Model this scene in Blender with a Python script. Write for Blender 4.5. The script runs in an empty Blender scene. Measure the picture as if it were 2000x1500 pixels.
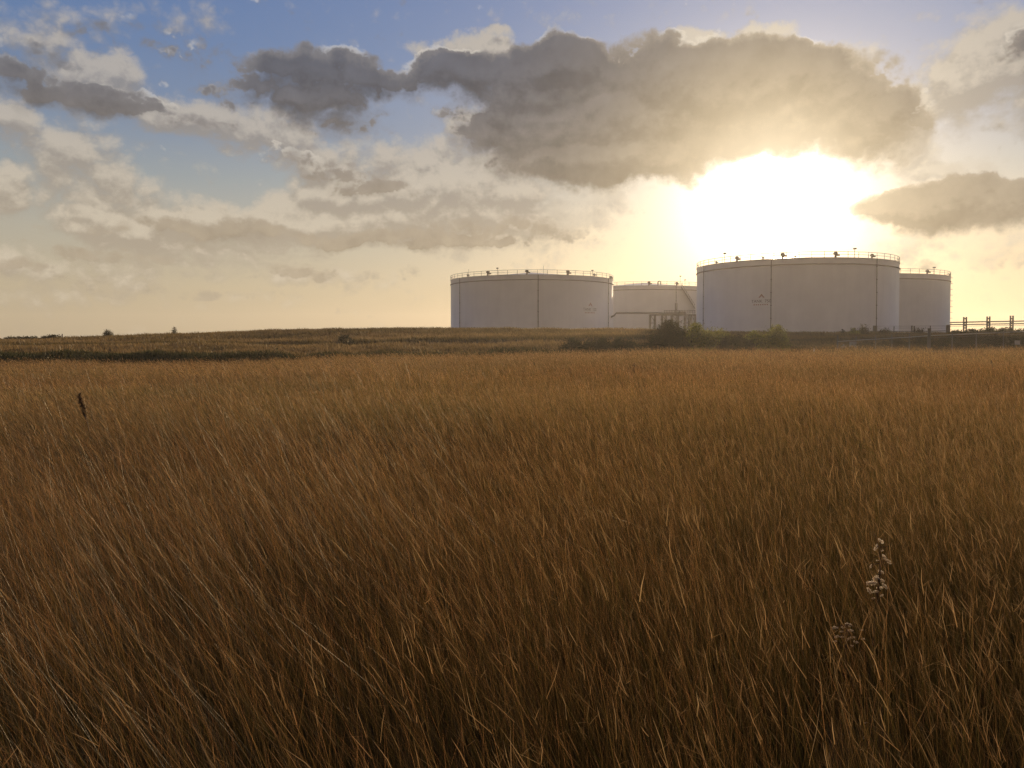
import bpy, math, random
import numpy as np
from mathutils import Vector, Matrix

GRASS = 1.0          # grass density factor
HAZE = 0.0003
rnd = random.Random(7)
rng = np.random.default_rng(11)
scene = bpy.context.scene
col = scene.collection
R = math.radians

# ------------------------------------------------------------------ camera
W, H, F = 2000.0, 1500.0, 1556.0
HORIZON = 665.0
PITCH = 1.5
EYE = 1.7
cam_d = bpy.data.cameras.new('camera')
cam = bpy.data.objects.new('camera', cam_d)
col.objects.link(cam)
cam_d.sensor_width = 36.0
cam_d.lens = 36.0 * F / W
cam.location = (0, 0, EYE)
cam.rotation_euler = (R(90 - PITCH), 0, 0)
SHIFT = (750 - HORIZON) - F * math.tan(R(PITCH))      # extra pixels the horizon moves up
cam_d.shift_y = -SHIFT / W
cam_d.clip_end = 20000
cam_d.clip_start = 0.05
scene.camera = cam


def ray(px, py):
    cx = (px - W / 2) / F
    cy = -((py - H / 2) + SHIFT) / F
    c, s = math.cos(R(-PITCH)), math.sin(R(-PITCH))
    # camera: right=x, forward=y tilted
    return Vector((cx, c - cy * s, s + cy * c))


def P(px, py, depth):
    d = ray(px, py)
    return Vector((0, 0, EYE)) + d * (depth / d.y)


def azel(px, py):
    d = ray(px, py).normalized()
    return math.degrees(math.atan2(d.x, d.y)), math.degrees(math.asin(d.z))


# ------------------------------------------------------------------ helpers
def tag(o, label=None, cat=None, group=None, kind=None):
    if label: o['label'] = label
    if cat: o['category'] = cat
    if group: o['group'] = group
    if kind: o['kind'] = kind
    return o


def empty(name, loc, label, cat, group=None):
    o = bpy.data.objects.new(name, None)
    o.location = loc
    o.empty_display_size = 0.3
    col.objects.link(o)
    return tag(o, label, cat, group)


class MB:
    def __init__(s):
        s.v = []; s.f = []

    def add(s, vs, fs):
        b = len(s.v)
        s.v += [tuple(p) for p in vs]
        s.f += [tuple(i + b for i in f) for f in fs]

    def box(s, c, size, rz=0.0):
        hx, hy, hz = size[0] / 2, size[1] / 2, size[2] / 2
        ca, sa = math.cos(rz), math.sin(rz)
        vs = []
        for z in (-hz, hz):
            for x, y in ((-hx, -hy), (hx, -hy), (hx, hy), (-hx, hy)):
                vs.append((c[0] + x * ca - y * sa, c[1] + x * sa + y * ca, c[2] + z))
        s.add(vs, [(3, 2, 1, 0), (4, 5, 6, 7), (0, 1, 5, 4), (1, 2, 6, 5), (2, 3, 7, 6), (3, 0, 4, 7)])

    def tube(s, pts, r, n=6, r2=None, closed=False):
        pts = [Vector(p) for p in pts]
        m = len(pts)
        vs = []
        for i, p in enumerate(pts):
            if closed:
                d = pts[(i + 1) % m] - pts[i - 1]
            else:
                d = pts[min(i + 1, m - 1)] - pts[max(i - 1, 0)]
            if d.length < 1e-9: d = Vector((0, 0, 1))
            d.normalize()
            up = Vector((0, 0, 1)) if abs(d.z) < 0.9 else Vector((1, 0, 0))
            a = d.cross(up).normalized(); b = d.cross(a)
            rr = r if r2 is None else r + (r2 - r) * i / max(m - 1, 1)
            for k in range(n):
                t = 2 * math.pi * k / n
                vs.append(p + a * (rr * math.cos(t)) + b * (rr * math.sin(t)))
        fs = []
        for i in range(m if closed else m - 1):
            j = (i + 1) % m
            for k in range(n):
                k2 = (k + 1) % n
                fs.append((i * n + k, i * n + k2, j * n + k2, j * n + k))
        if not closed:
            fs.append(tuple(range(n - 1, -1, -1)))
            fs.append(tuple((m - 1) * n + k for k in range(n)))
        s.add(vs, fs)

    def lathe(s, prof, c=(0, 0, 0), n=96):
        vs = []
        for r, z in prof:
            for k in range(n):
                t = 2 * math.pi * k / n
                vs.append((c[0] + r * math.cos(t), c[1] + r * math.sin(t), c[2] + z))
        fs = []
        for i in range(len(prof) - 1):
            for k in range(n):
                k2 = (k + 1) % n
                fs.append((i * n + k, i * n + k2, (i + 1) * n + k2, (i + 1) * n + k))
        s.add(vs, fs)

    def build(s, name, mat, parent=None, smooth=False):
        me = bpy.data.meshes.new(name)
        v = s.v
        if parent is not None:
            L = parent_world(parent)
            v = [(p[0] - L[0], p[1] - L[1], p[2] - L[2]) for p in v]
        me.from_pydata(v, [], s.f)
        me.materials.append(mat)
        if smooth:
            me.polygons.foreach_set('use_smooth', [True] * len(me.polygons))
        me.update()
        o = bpy.data.objects.new(name, me)
        col.objects.link(o)
        if parent is not None:
            o.parent = parent
        return o


def parent_world(o):
    L = Vector((0, 0, 0))
    while o is not None:
        L += Vector(o.location); o = o.parent
    return L


# ------------------------------------------------------------------ materials
def new_mat(name):
    m = bpy.data.materials.new(name)
    m.use_nodes = True
    nt = m.node_tree
    nt.nodes.clear()
    out = nt.nodes.new('ShaderNodeOutputMaterial')
    return m, nt, out


def simple(name, rgb, rough=0.6, metal=0.0, var=0.12, scale=3.0, bump=0.0):
    m, nt, out = new_mat(name)
    b = nt.nodes.new('ShaderNodeBsdfPrincipled')
    tc = nt.nodes.new('ShaderNodeTexCoord')
    n = nt.nodes.new('ShaderNodeTexNoise'); n.inputs['Scale'].default_value = scale; n.inputs['Detail'].default_value = 5
    nt.links.new(tc.outputs['Object'], n.inputs['Vector'])
    r = nt.nodes.new('ShaderNodeValToRGB')
    r.color_ramp.elements[0].position = 0.3; r.color_ramp.elements[1].position = 0.7
    r.color_ramp.elements[0].color = tuple(c * (1 - var) for c in rgb) + (1,)
    r.color_ramp.elements[1].color = tuple(min(1, c * (1 + var)) for c in rgb) + (1,)
    nt.links.new(n.outputs['Fac'], r.inputs['Fac'])
    nt.links.new(r.outputs['Color'], b.inputs['Base Color'])
    b.inputs['Roughness'].default_value = rough
    b.inputs['Metallic'].default_value = metal
    nt.links.new(b.outputs['BSDF'], out.inputs['Surface'])
    return m


def foliage(name, stops, trans=0.45, gloss=0.06, vmin=0.45, vmax=1.5, power=1.0):
    """attribute 'col': R = position along the blade, G = random, B = random."""
    m, nt, out = new_mat(name)
    L = nt.links.new
    at = nt.nodes.new('ShaderNodeAttribute'); at.attribute_name = 'col'
    sep = nt.nodes.new('ShaderNodeSeparateColor'); L(at.outputs['Color'], sep.inputs['Color'])
    ramps = []
    for st in stops:
        r = nt.nodes.new('ShaderNodeValToRGB')
        e = r.color_ramp.elements
        e[0].position = st[0][0]; e[0].color = tuple(st[0][1]) + (1,)
        e[1].position = st[-1][0]; e[1].color = tuple(st[-1][1]) + (1,)
        for p, c in st[1:-1]:
            x = e.new(p); x.color = tuple(c) + (1,)
        L(sep.outputs['Red'], r.inputs['Fac'])
        ramps.append(r)
    mix = nt.nodes.new('ShaderNodeMix'); mix.data_type = 'RGBA'
    L(sep.outputs['Green'], mix.inputs['Factor'])
    L(ramps[0].outputs['Color'], mix.inputs[6]); L(ramps[-1].outputs['Color'], mix.inputs[7])
    hsv = nt.nodes.new('ShaderNodeHueSaturation')
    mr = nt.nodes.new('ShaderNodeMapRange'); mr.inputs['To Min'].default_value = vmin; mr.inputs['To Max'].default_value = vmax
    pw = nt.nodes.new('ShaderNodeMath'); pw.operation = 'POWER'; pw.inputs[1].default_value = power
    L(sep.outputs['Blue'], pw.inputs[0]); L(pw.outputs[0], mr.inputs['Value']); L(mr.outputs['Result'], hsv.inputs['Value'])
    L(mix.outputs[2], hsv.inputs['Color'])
    d = nt.nodes.new('ShaderNodeBsdfDiffuse'); t = nt.nodes.new('ShaderNodeBsdfTranslucent')
    g = nt.nodes.new('ShaderNodeBsdfGlossy'); g.inputs['Roughness'].default_value = 0.38
    L(hsv.outputs['Color'], d.inputs['Color']); L(hsv.outputs['Color'], t.inputs['Color'])
    g.inputs['Color'].default_value = (1, 0.93, 0.8, 1)
    m1 = nt.nodes.new('ShaderNodeMixShader'); m1.inputs[0].default_value = trans
    m2 = nt.nodes.new('ShaderNodeMixShader'); m2.inputs[0].default_value = gloss
    L(d.outputs[0], m1.inputs[1]); L(t.outputs[0], m1.inputs[2])
    L(m1.outputs[0], m2.inputs[1]); L(g.outputs[0], m2.inputs[2])
    L(m2.outputs[0], out.inputs['Surface'])
    return m


M = {}
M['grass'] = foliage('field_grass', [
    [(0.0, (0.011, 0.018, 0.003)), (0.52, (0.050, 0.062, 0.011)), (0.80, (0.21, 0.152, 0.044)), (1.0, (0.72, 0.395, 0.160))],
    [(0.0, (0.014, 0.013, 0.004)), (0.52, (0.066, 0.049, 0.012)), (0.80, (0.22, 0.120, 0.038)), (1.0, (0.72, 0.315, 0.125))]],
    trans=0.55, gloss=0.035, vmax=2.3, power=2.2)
M['head'] = foliage('seed_head', [
    [(0.0, (0.22, 0.145, 0.06)), (1.0, (0.44, 0.31, 0.16))],
    [(0.0, (0.20, 0.11, 0.045)), (1.0, (0.36, 0.22, 0.105))]], trans=0.5, gloss=0.0)
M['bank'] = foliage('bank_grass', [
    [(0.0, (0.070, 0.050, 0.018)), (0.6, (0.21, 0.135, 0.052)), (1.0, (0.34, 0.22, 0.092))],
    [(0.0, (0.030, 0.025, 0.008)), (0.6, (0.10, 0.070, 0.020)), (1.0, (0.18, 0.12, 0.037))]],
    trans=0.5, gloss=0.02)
M['weeds'] = foliage('weeds', [
    [(0.0, (0.02, 0.03, 0.01)), (1.0, (0.05, 0.06, 0.018))],
    [(0.0, (0.03, 0.03, 0.01)), (1.0, (0.08, 0.068, 0.022))]], trans=0.3, gloss=0.01)
M['leaf_dark'] = foliage('dark_leaves', [
    [(0.0, (0.028, 0.030, 0.010)), (1.0, (0.048, 0.050, 0.014))],
    [(0.0, (0.045, 0.038, 0.014)), (1.0, (0.080, 0.066, 0.020))]], trans=0.35, gloss=0.02)
M['leaf_light'] = foliage('light_leaves', [
    [(0.0, (0.15, 0.17, 0.03)), (1.0, (0.28, 0.29, 0.05))],
    [(0.0, (0.16, 0.15, 0.03)), (1.0, (0.34, 0.30, 0.05))]], trans=0.5, gloss=0.03)
M['fluff'] = foliage('seed_fluff', [
    [(0.0, (0.7, 0.56, 0.4)), (1.0, (0.92, 0.84, 0.70))],
    [(0.0, (0.55, 0.42, 0.28)), (1.0, (0.88, 0.76, 0.58))]], trans=0.7, gloss=0.0, vmin=0.8, vmax=1.1)
M['seed'] = foliage('dark_seed', [
    [(0.0, (0.05, 0.03, 0.018)), (1.0, (0.16, 0.11, 0.07))],
    [(0.0, (0.03, 0.02, 0.012)), (1.0, (0.07, 0.045, 0.03))]], trans=0.2, gloss=0.02)
M['stem'] = simple('dry_stem', (0.06, 0.035, 0.02), 0.8, scale=40)
M['bark'] = simple('bark', (0.10, 0.075, 0.05), 0.9, scale=12)
M['soil'] = None
M['galv'] = simple('galvanised_steel', (0.15, 0.14, 0.135), 0.6, 0.2, scale=4)
M['rail'] = simple('pale_rail_paint', (0.42, 0.40, 0.38), 0.5, 0.2, scale=4)
M['darksteel'] = simple('weathered_steel', (0.11, 0.10, 0.095), 0.6, 0.2, scale=4)
M['railing'] = simple('railing_paint', (0.20, 0.17, 0.15), 0.6, 0.1, scale=4)
M['pipe'] = simple('pipe_paint', (0.13, 0.11, 0.095), 0.55, 0.0, scale=2)
M['signw'] = simple('sign_board', (0.55, 0.53, 0.52), 0.6, 0.0, scale=6)
M['letter'] = simple('lettering_paint', (0.13, 0.10, 0.09), 0.6, scale=4)
M['red'] = simple('faded_red_paint', (0.40, 0.25, 0.19), 0.6, scale=4)
M['valve'] = simple('pump_casing_paint', (0.30, 0.31, 0.33), 0.5, 0.2, scale=4)


def tank_paint():
    m, nt, out = new_mat('tank_paint')
    L = nt.links.new
    b = nt.nodes.new('ShaderNodeBsdfPrincipled')
    tc = nt.nodes.new('ShaderNodeTexCoord')
    mp = nt.nodes.new('ShaderNodeMapping'); mp.inputs['Scale'].default_value = (0.5, 0.5, 0.06)
    L(tc.outputs['Object'], mp.inputs['Vector'])
    n = nt.nodes.new('ShaderNodeTexNoise'); n.inputs['Scale'].default_value = 1.6; n.inputs['Detail'].default_value = 6
    L(mp.outputs[0], n.inputs['Vector'])
    n2 = nt.nodes.new('ShaderNodeTexNoise'); n2.inputs['Scale'].default_value = 0.35; n2.inputs['Detail'].default_value = 4
    L(tc.outputs['Object'], n2.inputs['Vector'])
    add = nt.nodes.new('ShaderNodeMath'); add.operation = 'ADD'
    L(n.outputs['Fac'], add.inputs[0]); L(n2.outputs['Fac'], add.inputs[1])
    half = nt.nodes.new('ShaderNodeMath'); half.operation = 'MULTIPLY'; half.inputs[1].default_value = 0.5
    L(add.outputs[0], half.inputs[0])
    r = nt.nodes.new('ShaderNodeValToRGB')
    r.color_ramp.elements[0].position = 0.32; r.color_ramp.elements[0].color = (0.66, 0.645, 0.635, 1)
    r.color_ramp.elements[1].position = 0.66; r.color_ramp.elements[1].color = (0.75, 0.735, 0.72, 1)
    L(half.outputs[0], r.inputs['Fac'])
    L(r.outputs['Color'], b.inputs['Base Color'])
    b.inputs['Roughness'].default_value = 0.42
    # the horizontal welds between the plate courses
    sx = nt.nodes.new('ShaderNodeSeparateXYZ'); L(tc.outputs['Object'], sx.inputs[0])
    dv = nt.nodes.new('ShaderNodeMath'); dv.operation = 'DIVIDE'; dv.inputs[1].default_value = 2.4; L(sx.outputs['Z'], dv.inputs[0])
    fr = nt.nodes.new('ShaderNodeMath'); fr.operation = 'FRACT'; L(dv.outputs[0], fr.inputs[0])
    lt = nt.nodes.new('ShaderNodeMath'); lt.operation = 'LESS_THAN'; lt.inputs[1].default_value = 0.02; L(fr.outputs[0], lt.inputs[0])
    bp = nt.nodes.new('ShaderNodeBump'); bp.inputs['Strength'].default_value = 0.4; bp.inputs['Distance'].default_value = 0.02
    L(lt.outputs[0], bp.inputs['Height']); L(bp.outputs[0], b.inputs['Normal'])
    L(b.outputs['BSDF'], out.inputs['Surface'])
    return m


M['tank'] = tank_paint()


def soil_mat():
    m, nt, out = new_mat('soil_and_thatch')
    L = nt.links.new
    b = nt.nodes.new('ShaderNodeBsdfPrincipled'); b.inputs['Roughness'].default_value = 0.95
    tc = nt.nodes.new('ShaderNodeTexCoord')
    n = nt.nodes.new('ShaderNodeTexNoise'); n.inputs['Scale'].default_value = 5.0; n.inputs['Detail'].default_value = 8
    L(tc.outputs['Object'], n.inputs['Vector'])
    r = nt.nodes.new('ShaderNodeValToRGB')
    r.color_ramp.elements[0].position = 0.35; r.color_ramp.elements[0].color = (0.030, 0.022, 0.010, 1)
    r.color_ramp.elements[1].position = 0.70; r.color_ramp.elements[1].color = (0.10, 0.070, 0.030, 1)
    L(n.outputs['Fac'], r.inputs['Fac']); L(r.outputs['Color'], b.inputs['Base Color'])
    L(b.outputs['BSDF'], out.inputs['Surface'])
    return m


M['soil'] = soil_mat()

# ------------------------------------------------------------------ terrain
UCOL = np.array([-1500, -600, 0, 200, 400, 600, 900, 1200, 1400, 1640, 1760, 1850, 2000, 2600, 3500], float)
GH_FIELD, GH_BANK = 0.66, 0.42


def row(depth, ys, gh):
    return np.array([EYE - (y - HORIZON) / F * depth - gh for y in ys])


ROWS = [
    (0.0, np.zeros(len(UCOL))),
    (50.0, row(50, [716, 715, 714, 713, 712, 706, 698, 692, 691, 689, 689, 689, 688, 688, 688], GH_FIELD)),
    (54.0, row(54, [716, 715, 714, 713, 713, 707, 699, 693, 692, 690, 690, 690, 689, 689, 689], GH_FIELD)),
    (58.0, np.full(len(UCOL), -1.5)),
    (61.0, np.full(len(UCOL), -1.4)),
    (67.0, row(67, [692, 692, 692, 688, 690, 694, 690, 684, 683, 678, 674, 672, 670, 670, 670], GH_BANK)),
    (84.0, row(84, [672, 672, 672, 670, 669, 669, 668, 663, 664, 664, 662, 660, 658, 658, 658], GH_BANK)),
    (88.0, row(88, [667, 667, 667, 664, 663, 662, 656, 652, 656, 658, 657, 655, 654, 654, 654], GH_BANK)),
    (112.0, row(112, [662, 662, 661, 656, 648, 640.5, 639, 641, 645, 648, 649, 650, 650, 652, 654], GH_BANK)),
    (120.0, row(112, [663, 663, 662, 658, 650, 643, 642, 644, 648, 651, 652, 653, 653, 655, 656], GH_BANK) - 0.1),
    (150.0, row(112, [664, 664, 664, 662, 656, 650, 649, 650, 652, 654, 655, 655, 655, 656, 656], GH_BANK)),
    (300.0, np.full(len(UCOL), 1.3)),
    (5000.0, np.full(len(UCOL), 0.8)),
]
RD = np.array([r[0] for r in ROWS])
RV = np.stack([r[1] for r in ROWS])


def vnoise(x, y, s, seed=0):
    """smooth value noise 0..1"""
    r = np.random.default_rng(seed).random((64, 64))
    X = x / s + 1000.3; Y = y / s + 1000.7
    xi = np.floor(X).astype(int); yi = np.floor(Y).astype(int)
    fx = X - xi; fy = Y - yi
    fx = fx * fx * (3 - 2 * fx); fy = fy * fy * (3 - 2 * fy)
    a = r[xi % 64, yi % 64]; b = r[(xi + 1) % 64, yi % 64]; c = r[xi % 64, (yi + 1) % 64]; d = r[(xi + 1) % 64, (yi + 1) % 64]
    return (a * (1 - fx) + b * fx) * (1 - fy) + (c * (1 - fx) + d * fx) * fy


def zg(x, y):
    x = np.atleast_1d(np.asarray(x, float)); y = np.atleast_1d(np.asarray(y, float))
    yc = np.clip(y, 0, 4999)
    # the terraces wander a little across the slope
    yw = yc + np.where((yc > 60) & (yc < 111), 1.0, 0.0) * np.sin(np.clip((yc - 60) / 51, 0, 1) * math.pi) * (1.5 * np.sin(x * 0.11 + 1.3) + 1.1 * np.sin(x * 0.043))
    u = np.clip(x / np.maximum(yc, 30.0) * F + W / 2, UCOL[0], UCOL[-1])
    k = np.clip(np.searchsorted(RD, yw, side='right') - 1, 0, len(RD) - 2)
    t = (yw - RD[k]) / (RD[k + 1] - RD[k])
    t = np.where(k >= 2, t * t * (3 - 2 * t), t)
    out = np.zeros_like(x)
    cols = np.stack([np.interp(u, UCOL, RV[i]) for i in range(len(RD))])
    idx = np.arange(len(x))
    out = cols[k, idx] * (1 - t) + cols[k + 1, idx] * t
    # small bumps
    amp = np.clip((yc - 8) / 30, 0, 1) * np.where(yc > 200, 0.0, 1.0)
    out = out + amp * (0.18 * (vnoise(x, y, 7.0, 51) - 0.5) + 0.10 * (vnoise(x, y, 2.3, 52) - 0.5))
    return out


def Z(x, y):
    return float(zg(x, y)[0])


def make_ground():
    xs = np.concatenate([np.linspace(-720, -160, 15), np.linspace(-150, 150, 301), np.linspace(160, 720, 15)])
    ys = np.concatenate([[-720, -300, -100, -30, -10, -4], np.linspace(0, 49, 50), np.linspace(50, 122, 145), np.linspace(124, 150, 14), np.linspace(160, 300, 10), [400, 550, 720]])
    X, Y = np.meshgrid(xs, ys)
    Zv = zg(X.ravel(), Y.ravel())
    v = np.stack([X.ravel(), Y.ravel(), Zv], 1)
    nx, ny = len(xs), len(ys)
    i = np.arange(ny - 1)[:, None] * nx + np.arange(nx - 1)[None, :]
    i = i.ravel()
    f = np.stack([i, i + 1, i + nx + 1, i + nx], 1)
    me = bpy.data.meshes.new('ground')
    me.from_pydata(v.tolist(), [], f.tolist())
    me.polygons.foreach_set('use_smooth', [True] * len(me.polygons))
    me.materials.append(M['soil'])
    o = bpy.data.objects.new('ground', me)
    col.objects.link(o)
    tag(o, kind='structure')


make_ground()


# ------------------------------------------------------------------ blades
def ribbons(base, h, lean, width, segs, colr, bend=1.6, taper=0.8, t0c=0.0, face=None, kink=None):
    """base (N,3), h (N), lean (N,2) horizontal reach at the tip; returns verts, tri faces, colours."""
    N = len(h)
    t = np.linspace(0, 1, segs + 1)
    fa = rng.uniform(0, 2 * math.pi, N) if face is None else face
    side = np.stack([np.cos(fa), np.sin(fa), np.zeros(N)], 1)
    V = np.zeros((N, 2 * segs + 1, 3), np.float32)
    C = np.ones((N, 2 * segs + 1, 4), np.float32)
    C[:, :, 1] = colr[:, 0:1]; C[:, :, 2] = colr[:, 1:2]
    wob = rng.normal(0, 1, (N, 2)) * 0.03 * h[:, None]
    for i, ti in enumerate(t):
        c = base.copy()
        c[:, 2] += h * (ti - 0.10 * ti * ti * np.minimum(1.5, np.hypot(lean[:, 0], lean[:, 1]) / np.maximum(h, 1e-3)))
        c[:, 0:2] += lean * (ti ** bend) + wob * math.sin(ti * math.pi)
        if i < segs:
            w = width * (1 - ti) ** taper * 0.5
            V[:, 2 * i] = c - side * w[:, None]; V[:, 2 * i + 1] = c + side * w[:, None]
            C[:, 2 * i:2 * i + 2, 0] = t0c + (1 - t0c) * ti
        else:
            V[:, 2 * i] = c; C[:, 2 * i, 0] = 1
    tri = []
    for i in range(segs - 1):
        a = 2 * i
        tri += [(a, a + 1, a + 3), (a, a + 3, a + 2)]
    a = 2 * (segs - 1)
    tri.append((a, a + 1, a + 2))
    tri = np.array(tri, np.int64)
    nv = 2 * segs + 1
    Fc = (tri[None] + (np.arange(N) * nv)[:, None, None]).reshape(-1, 3)
    return V.reshape(-1, 3), Fc, C.reshape(-1, 4)


def tri_object(name, parts, mats, parent=None):
    """parts: list of (V, F, C, material index)"""
    off = 0; Vs = []; Fs = []; Cs = []; Ms = []
    for V, Fc, C, mi in parts:
        Vs.append(V); Fs.append(Fc + off); Cs.append(C); Ms.append(np.full(len(Fc), mi, np.int32)); off += len(V)
    V = np.concatenate(Vs).astype(np.float32); Fc = np.concatenate(Fs).astype(np.int32); C = np.concatenate(Cs).astype(np.float32); mi = np.concatenate(Ms)
    if parent is not None:
        V = V - np.array(parent_world(parent), np.float32)
    me = bpy.data.meshes.new(name)
    me.vertices.add(len(V)); me.vertices.foreach_set('co', V.ravel())
    me.loops.add(Fc.size); me.loops.foreach_set('vertex_index', Fc.ravel())
    me.polygons.add(len(Fc))
    me.polygons.foreach_set('loop_start', np.arange(0, Fc.size, 3, dtype=np.int32))
    me.polygons.foreach_set('material_index', mi)
    a = me.attributes.new('col', 'FLOAT_COLOR', 'POINT')
    a.data.foreach_set('color', C.ravel())
    for m in mats: me.materials.append(m)
    me.update(calc_edges=True)
    o = bpy.data.objects.new(name, me)
    col.objects.link(o)
    if parent is not None: o.parent = parent
    return o


def wedge(y0, y1, dens, margin=2.5, slope=0.70):
    """random points in the wedge in front of the camera; dens is a function of y (per m2)."""
    xs, ys = [], []
    edges = np.geomspace(y0, y1, 40) if y0 > 0 else np.linspace(y0, y1, 40)
    for a, b in zip(edges[:-1], edges[1:]):
        m = (a + b) / 2
        hw = slope * max(m, 0) + margin
        n = int(dens(m) * (b - a) * 2 * hw)
        xs.append(rng.uniform(-hw, hw, n)); ys.append(rng.uniform(a, b, n))
    return np.concatenate(xs), np.concatenate(ys)


def smoothstep(x, a, b):
    t = np.clip((x - a) / (b - a), 0, 1)
    return t * t * (3 - 2 * t)


def field_grass():
    parts = []

    def batch(y0, y1, dens, segs, hmul, wfun, tall=False, low=False):
        x, y = wedge(y0, y1, dens)
        n1 = vnoise(x, y, 3.1, 1); n2 = vnoise(x, y, 0.9, 2); n3 = vnoise(x, y * 0.35, 9.0, 3); n4 = vnoise(x, y, 0.32, 12)
        keep = rng.random(len(x)) < (0.22 + 0.40 * n2 + 0.55 * n4)
        # the weeds at the right were not swallowed by the stems before them
        for wx, wy in ((1.60, 3.45), (1.40, 3.35), (-5.1, 9.6)):
            k = y / wy
            keep &= ~((np.abs(x - wx * k) < 0.07 * k) & (y > 0.78 * wy) & (y < wy + 0.06) & (rng.random(len(x)) < 0.9))
        x, y, n1, n2, n3 = x[keep], y[keep], n1[keep], n2[keep], n3[keep]
        N = len(x)
        h = hmul * rng.normal(1, 0.17, N).clip(0.35, 1.4) * (0.78 + 0.30 * n1 + 0.14 * n2)
        short = (rng.random(N) < 0.30) & (not tall)
        h = np.where(short, h * 0.66, h)
        right = np.clip(x / np.maximum(y, 2) * 1.3 + 0.5, 0, 1)          # towards the right the stems stand straighter
        amp = ((0.54 - 0.32 * right) if tall else (0.25 - 0.13 * right)) + 0.26 * (n3 - 0.5) + 0.10 * (n1 - 0.5) + rng.normal(0, 0.19, N)
        lean = np.stack([-amp * h, rng.normal(0.02, 0.22, N) * h], 1)
        flat = rng.random(N) < 0.035
        lean[flat, 0] *= 2.6
        h = np.where(flat, h * 0.85, h)
        w = wfun(y) * rng.uniform(0.55, 1.35, N)
        base = np.stack([x, y, zg(x, y) - 0.02], 1)
        g = np.clip(0.5 * rng.random(N) + 0.9 * (vnoise(x, y, 6.0, 5) - 0.25), 0, 1)
        g = np.where(short, 0.15 * g, g)
        dull = smoothstep(vnoise(x, y * 0.55, 5.5, 61), 0.45, 0.85) * 0.35 + smoothstep(vnoise(x, y, 1.4, 62), 0.5, 0.9) * 0.2
        c = np.stack([np.clip(g - 0.5 * dull, 0, 1), np.where(short, 0.5 * rng.random(N), rng.random(N)) * (1 - 0.7 * dull)], 1)
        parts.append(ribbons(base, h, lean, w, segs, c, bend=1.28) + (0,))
        return base, h, lean, c

    wf = lambda y: np.maximum(0.0016, 0.00056 * y)
    batch(0.7, 6, lambda y: 5000 * GRASS, 5, 0.56, wf)
    batch(6, 15, lambda y: 2500 * GRASS * (6 / y) ** 0.85, 3, 0.58, wf)
    batch(15, 56, lambda y: 1150 * GRASS * (15 / y) ** 1.15, 2, 0.61, wf)
    # taller flowering stems, each ending in a loose drooping head
    for y0, y1, d, sg in ((0.8, 6, 720, 6), (6, 15, 360, 5), (15, 56, 80, 3)):
        base, h, lean, c = batch(y0, y1, lambda y: d * GRASS, sg, 0.86, lambda y: np.maximum(0.0015, 0.00048 * y), tall=True)
        tip = base.copy(); tip[:, 2] += h * (1 - 0.10 * np.minimum(1.5, np.hypot(lean[:, 0], lean[:, 1]) / h)); tip[:, :2] += lean
        y = base[:, 1]
        right = np.clip(base[:, 0] / np.maximum(y, 2) * 1.3 + 0.5, 0, 1)
        patch = vnoise(base[:, 0], y * 0.5, 1.7, 41)
        pick = rng.random(len(h)) < np.clip(0.03 + 0.42 * right * smoothstep(patch, 0.40, 0.80), 0, 1)
        # slim closed heads along the stem tips
        N = len(h)
        k = np.hypot(lean[:, 0], lean[:, 1]) + h
        dirv = np.stack([lean[:, 0] * 1.28, lean[:, 1] * 1.28, h * 0.85], 1); dirv /= np.linalg.norm(dirv, axis=1)[:, None]
        L = rng.uniform(0.05, 0.11, N)
        b = tip - dirv * L[:, None] * 0.7
        cc = np.stack([rng.random(N), rng.random(N)], 1)
        V, Fc, C = ribbons(b, dirv[:, 2] * L, dirv[:, :2] * L[:, None], np.maximum(0.0022, 0.00058 * y) * rng.uniform(0.5, 1.1, N), 2, cc, bend=1.0, taper=0.35)
        parts.append((V, Fc, C, 1))
        # open branching heads, mostly on the right side of the field
        b0, l0, h0, y0_ = tip[pick], lean[pick], h[pick], y[pick]
        N = len(h0)
        for q in range(4 if y1 <= 15 else 2):
            back = rng.uniform(0.0, 0.05, N)
            b = b0.copy(); b[:, 2] -= back * h0 * 0.85; b[:, :2] -= l0 * (back * 1.4)[:, None]
            hh = rng.uniform(0.006, 0.04, N)
            ln = np.stack([rng.uniform(-0.065, 0.035, N), rng.normal(0, 0.02, N)], 1)
            cc = np.stack([rng.random(N), rng.random(N)], 1)
            V, Fc, C = ribbons(b, hh, ln, np.maximum(0.0014, 0.00045 * y0_) * rng.uniform(0.5, 1.2, N), 2, cc, bend=1.0, taper=0.4)
            parts.append((V, Fc, C, 1))
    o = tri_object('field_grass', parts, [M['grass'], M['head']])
    tag(o, 'tall dry reddish brown grass leaning left across the whole field', 'grass', kind='stuff')
    print('field grass verts', len(o.data.vertices))


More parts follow.
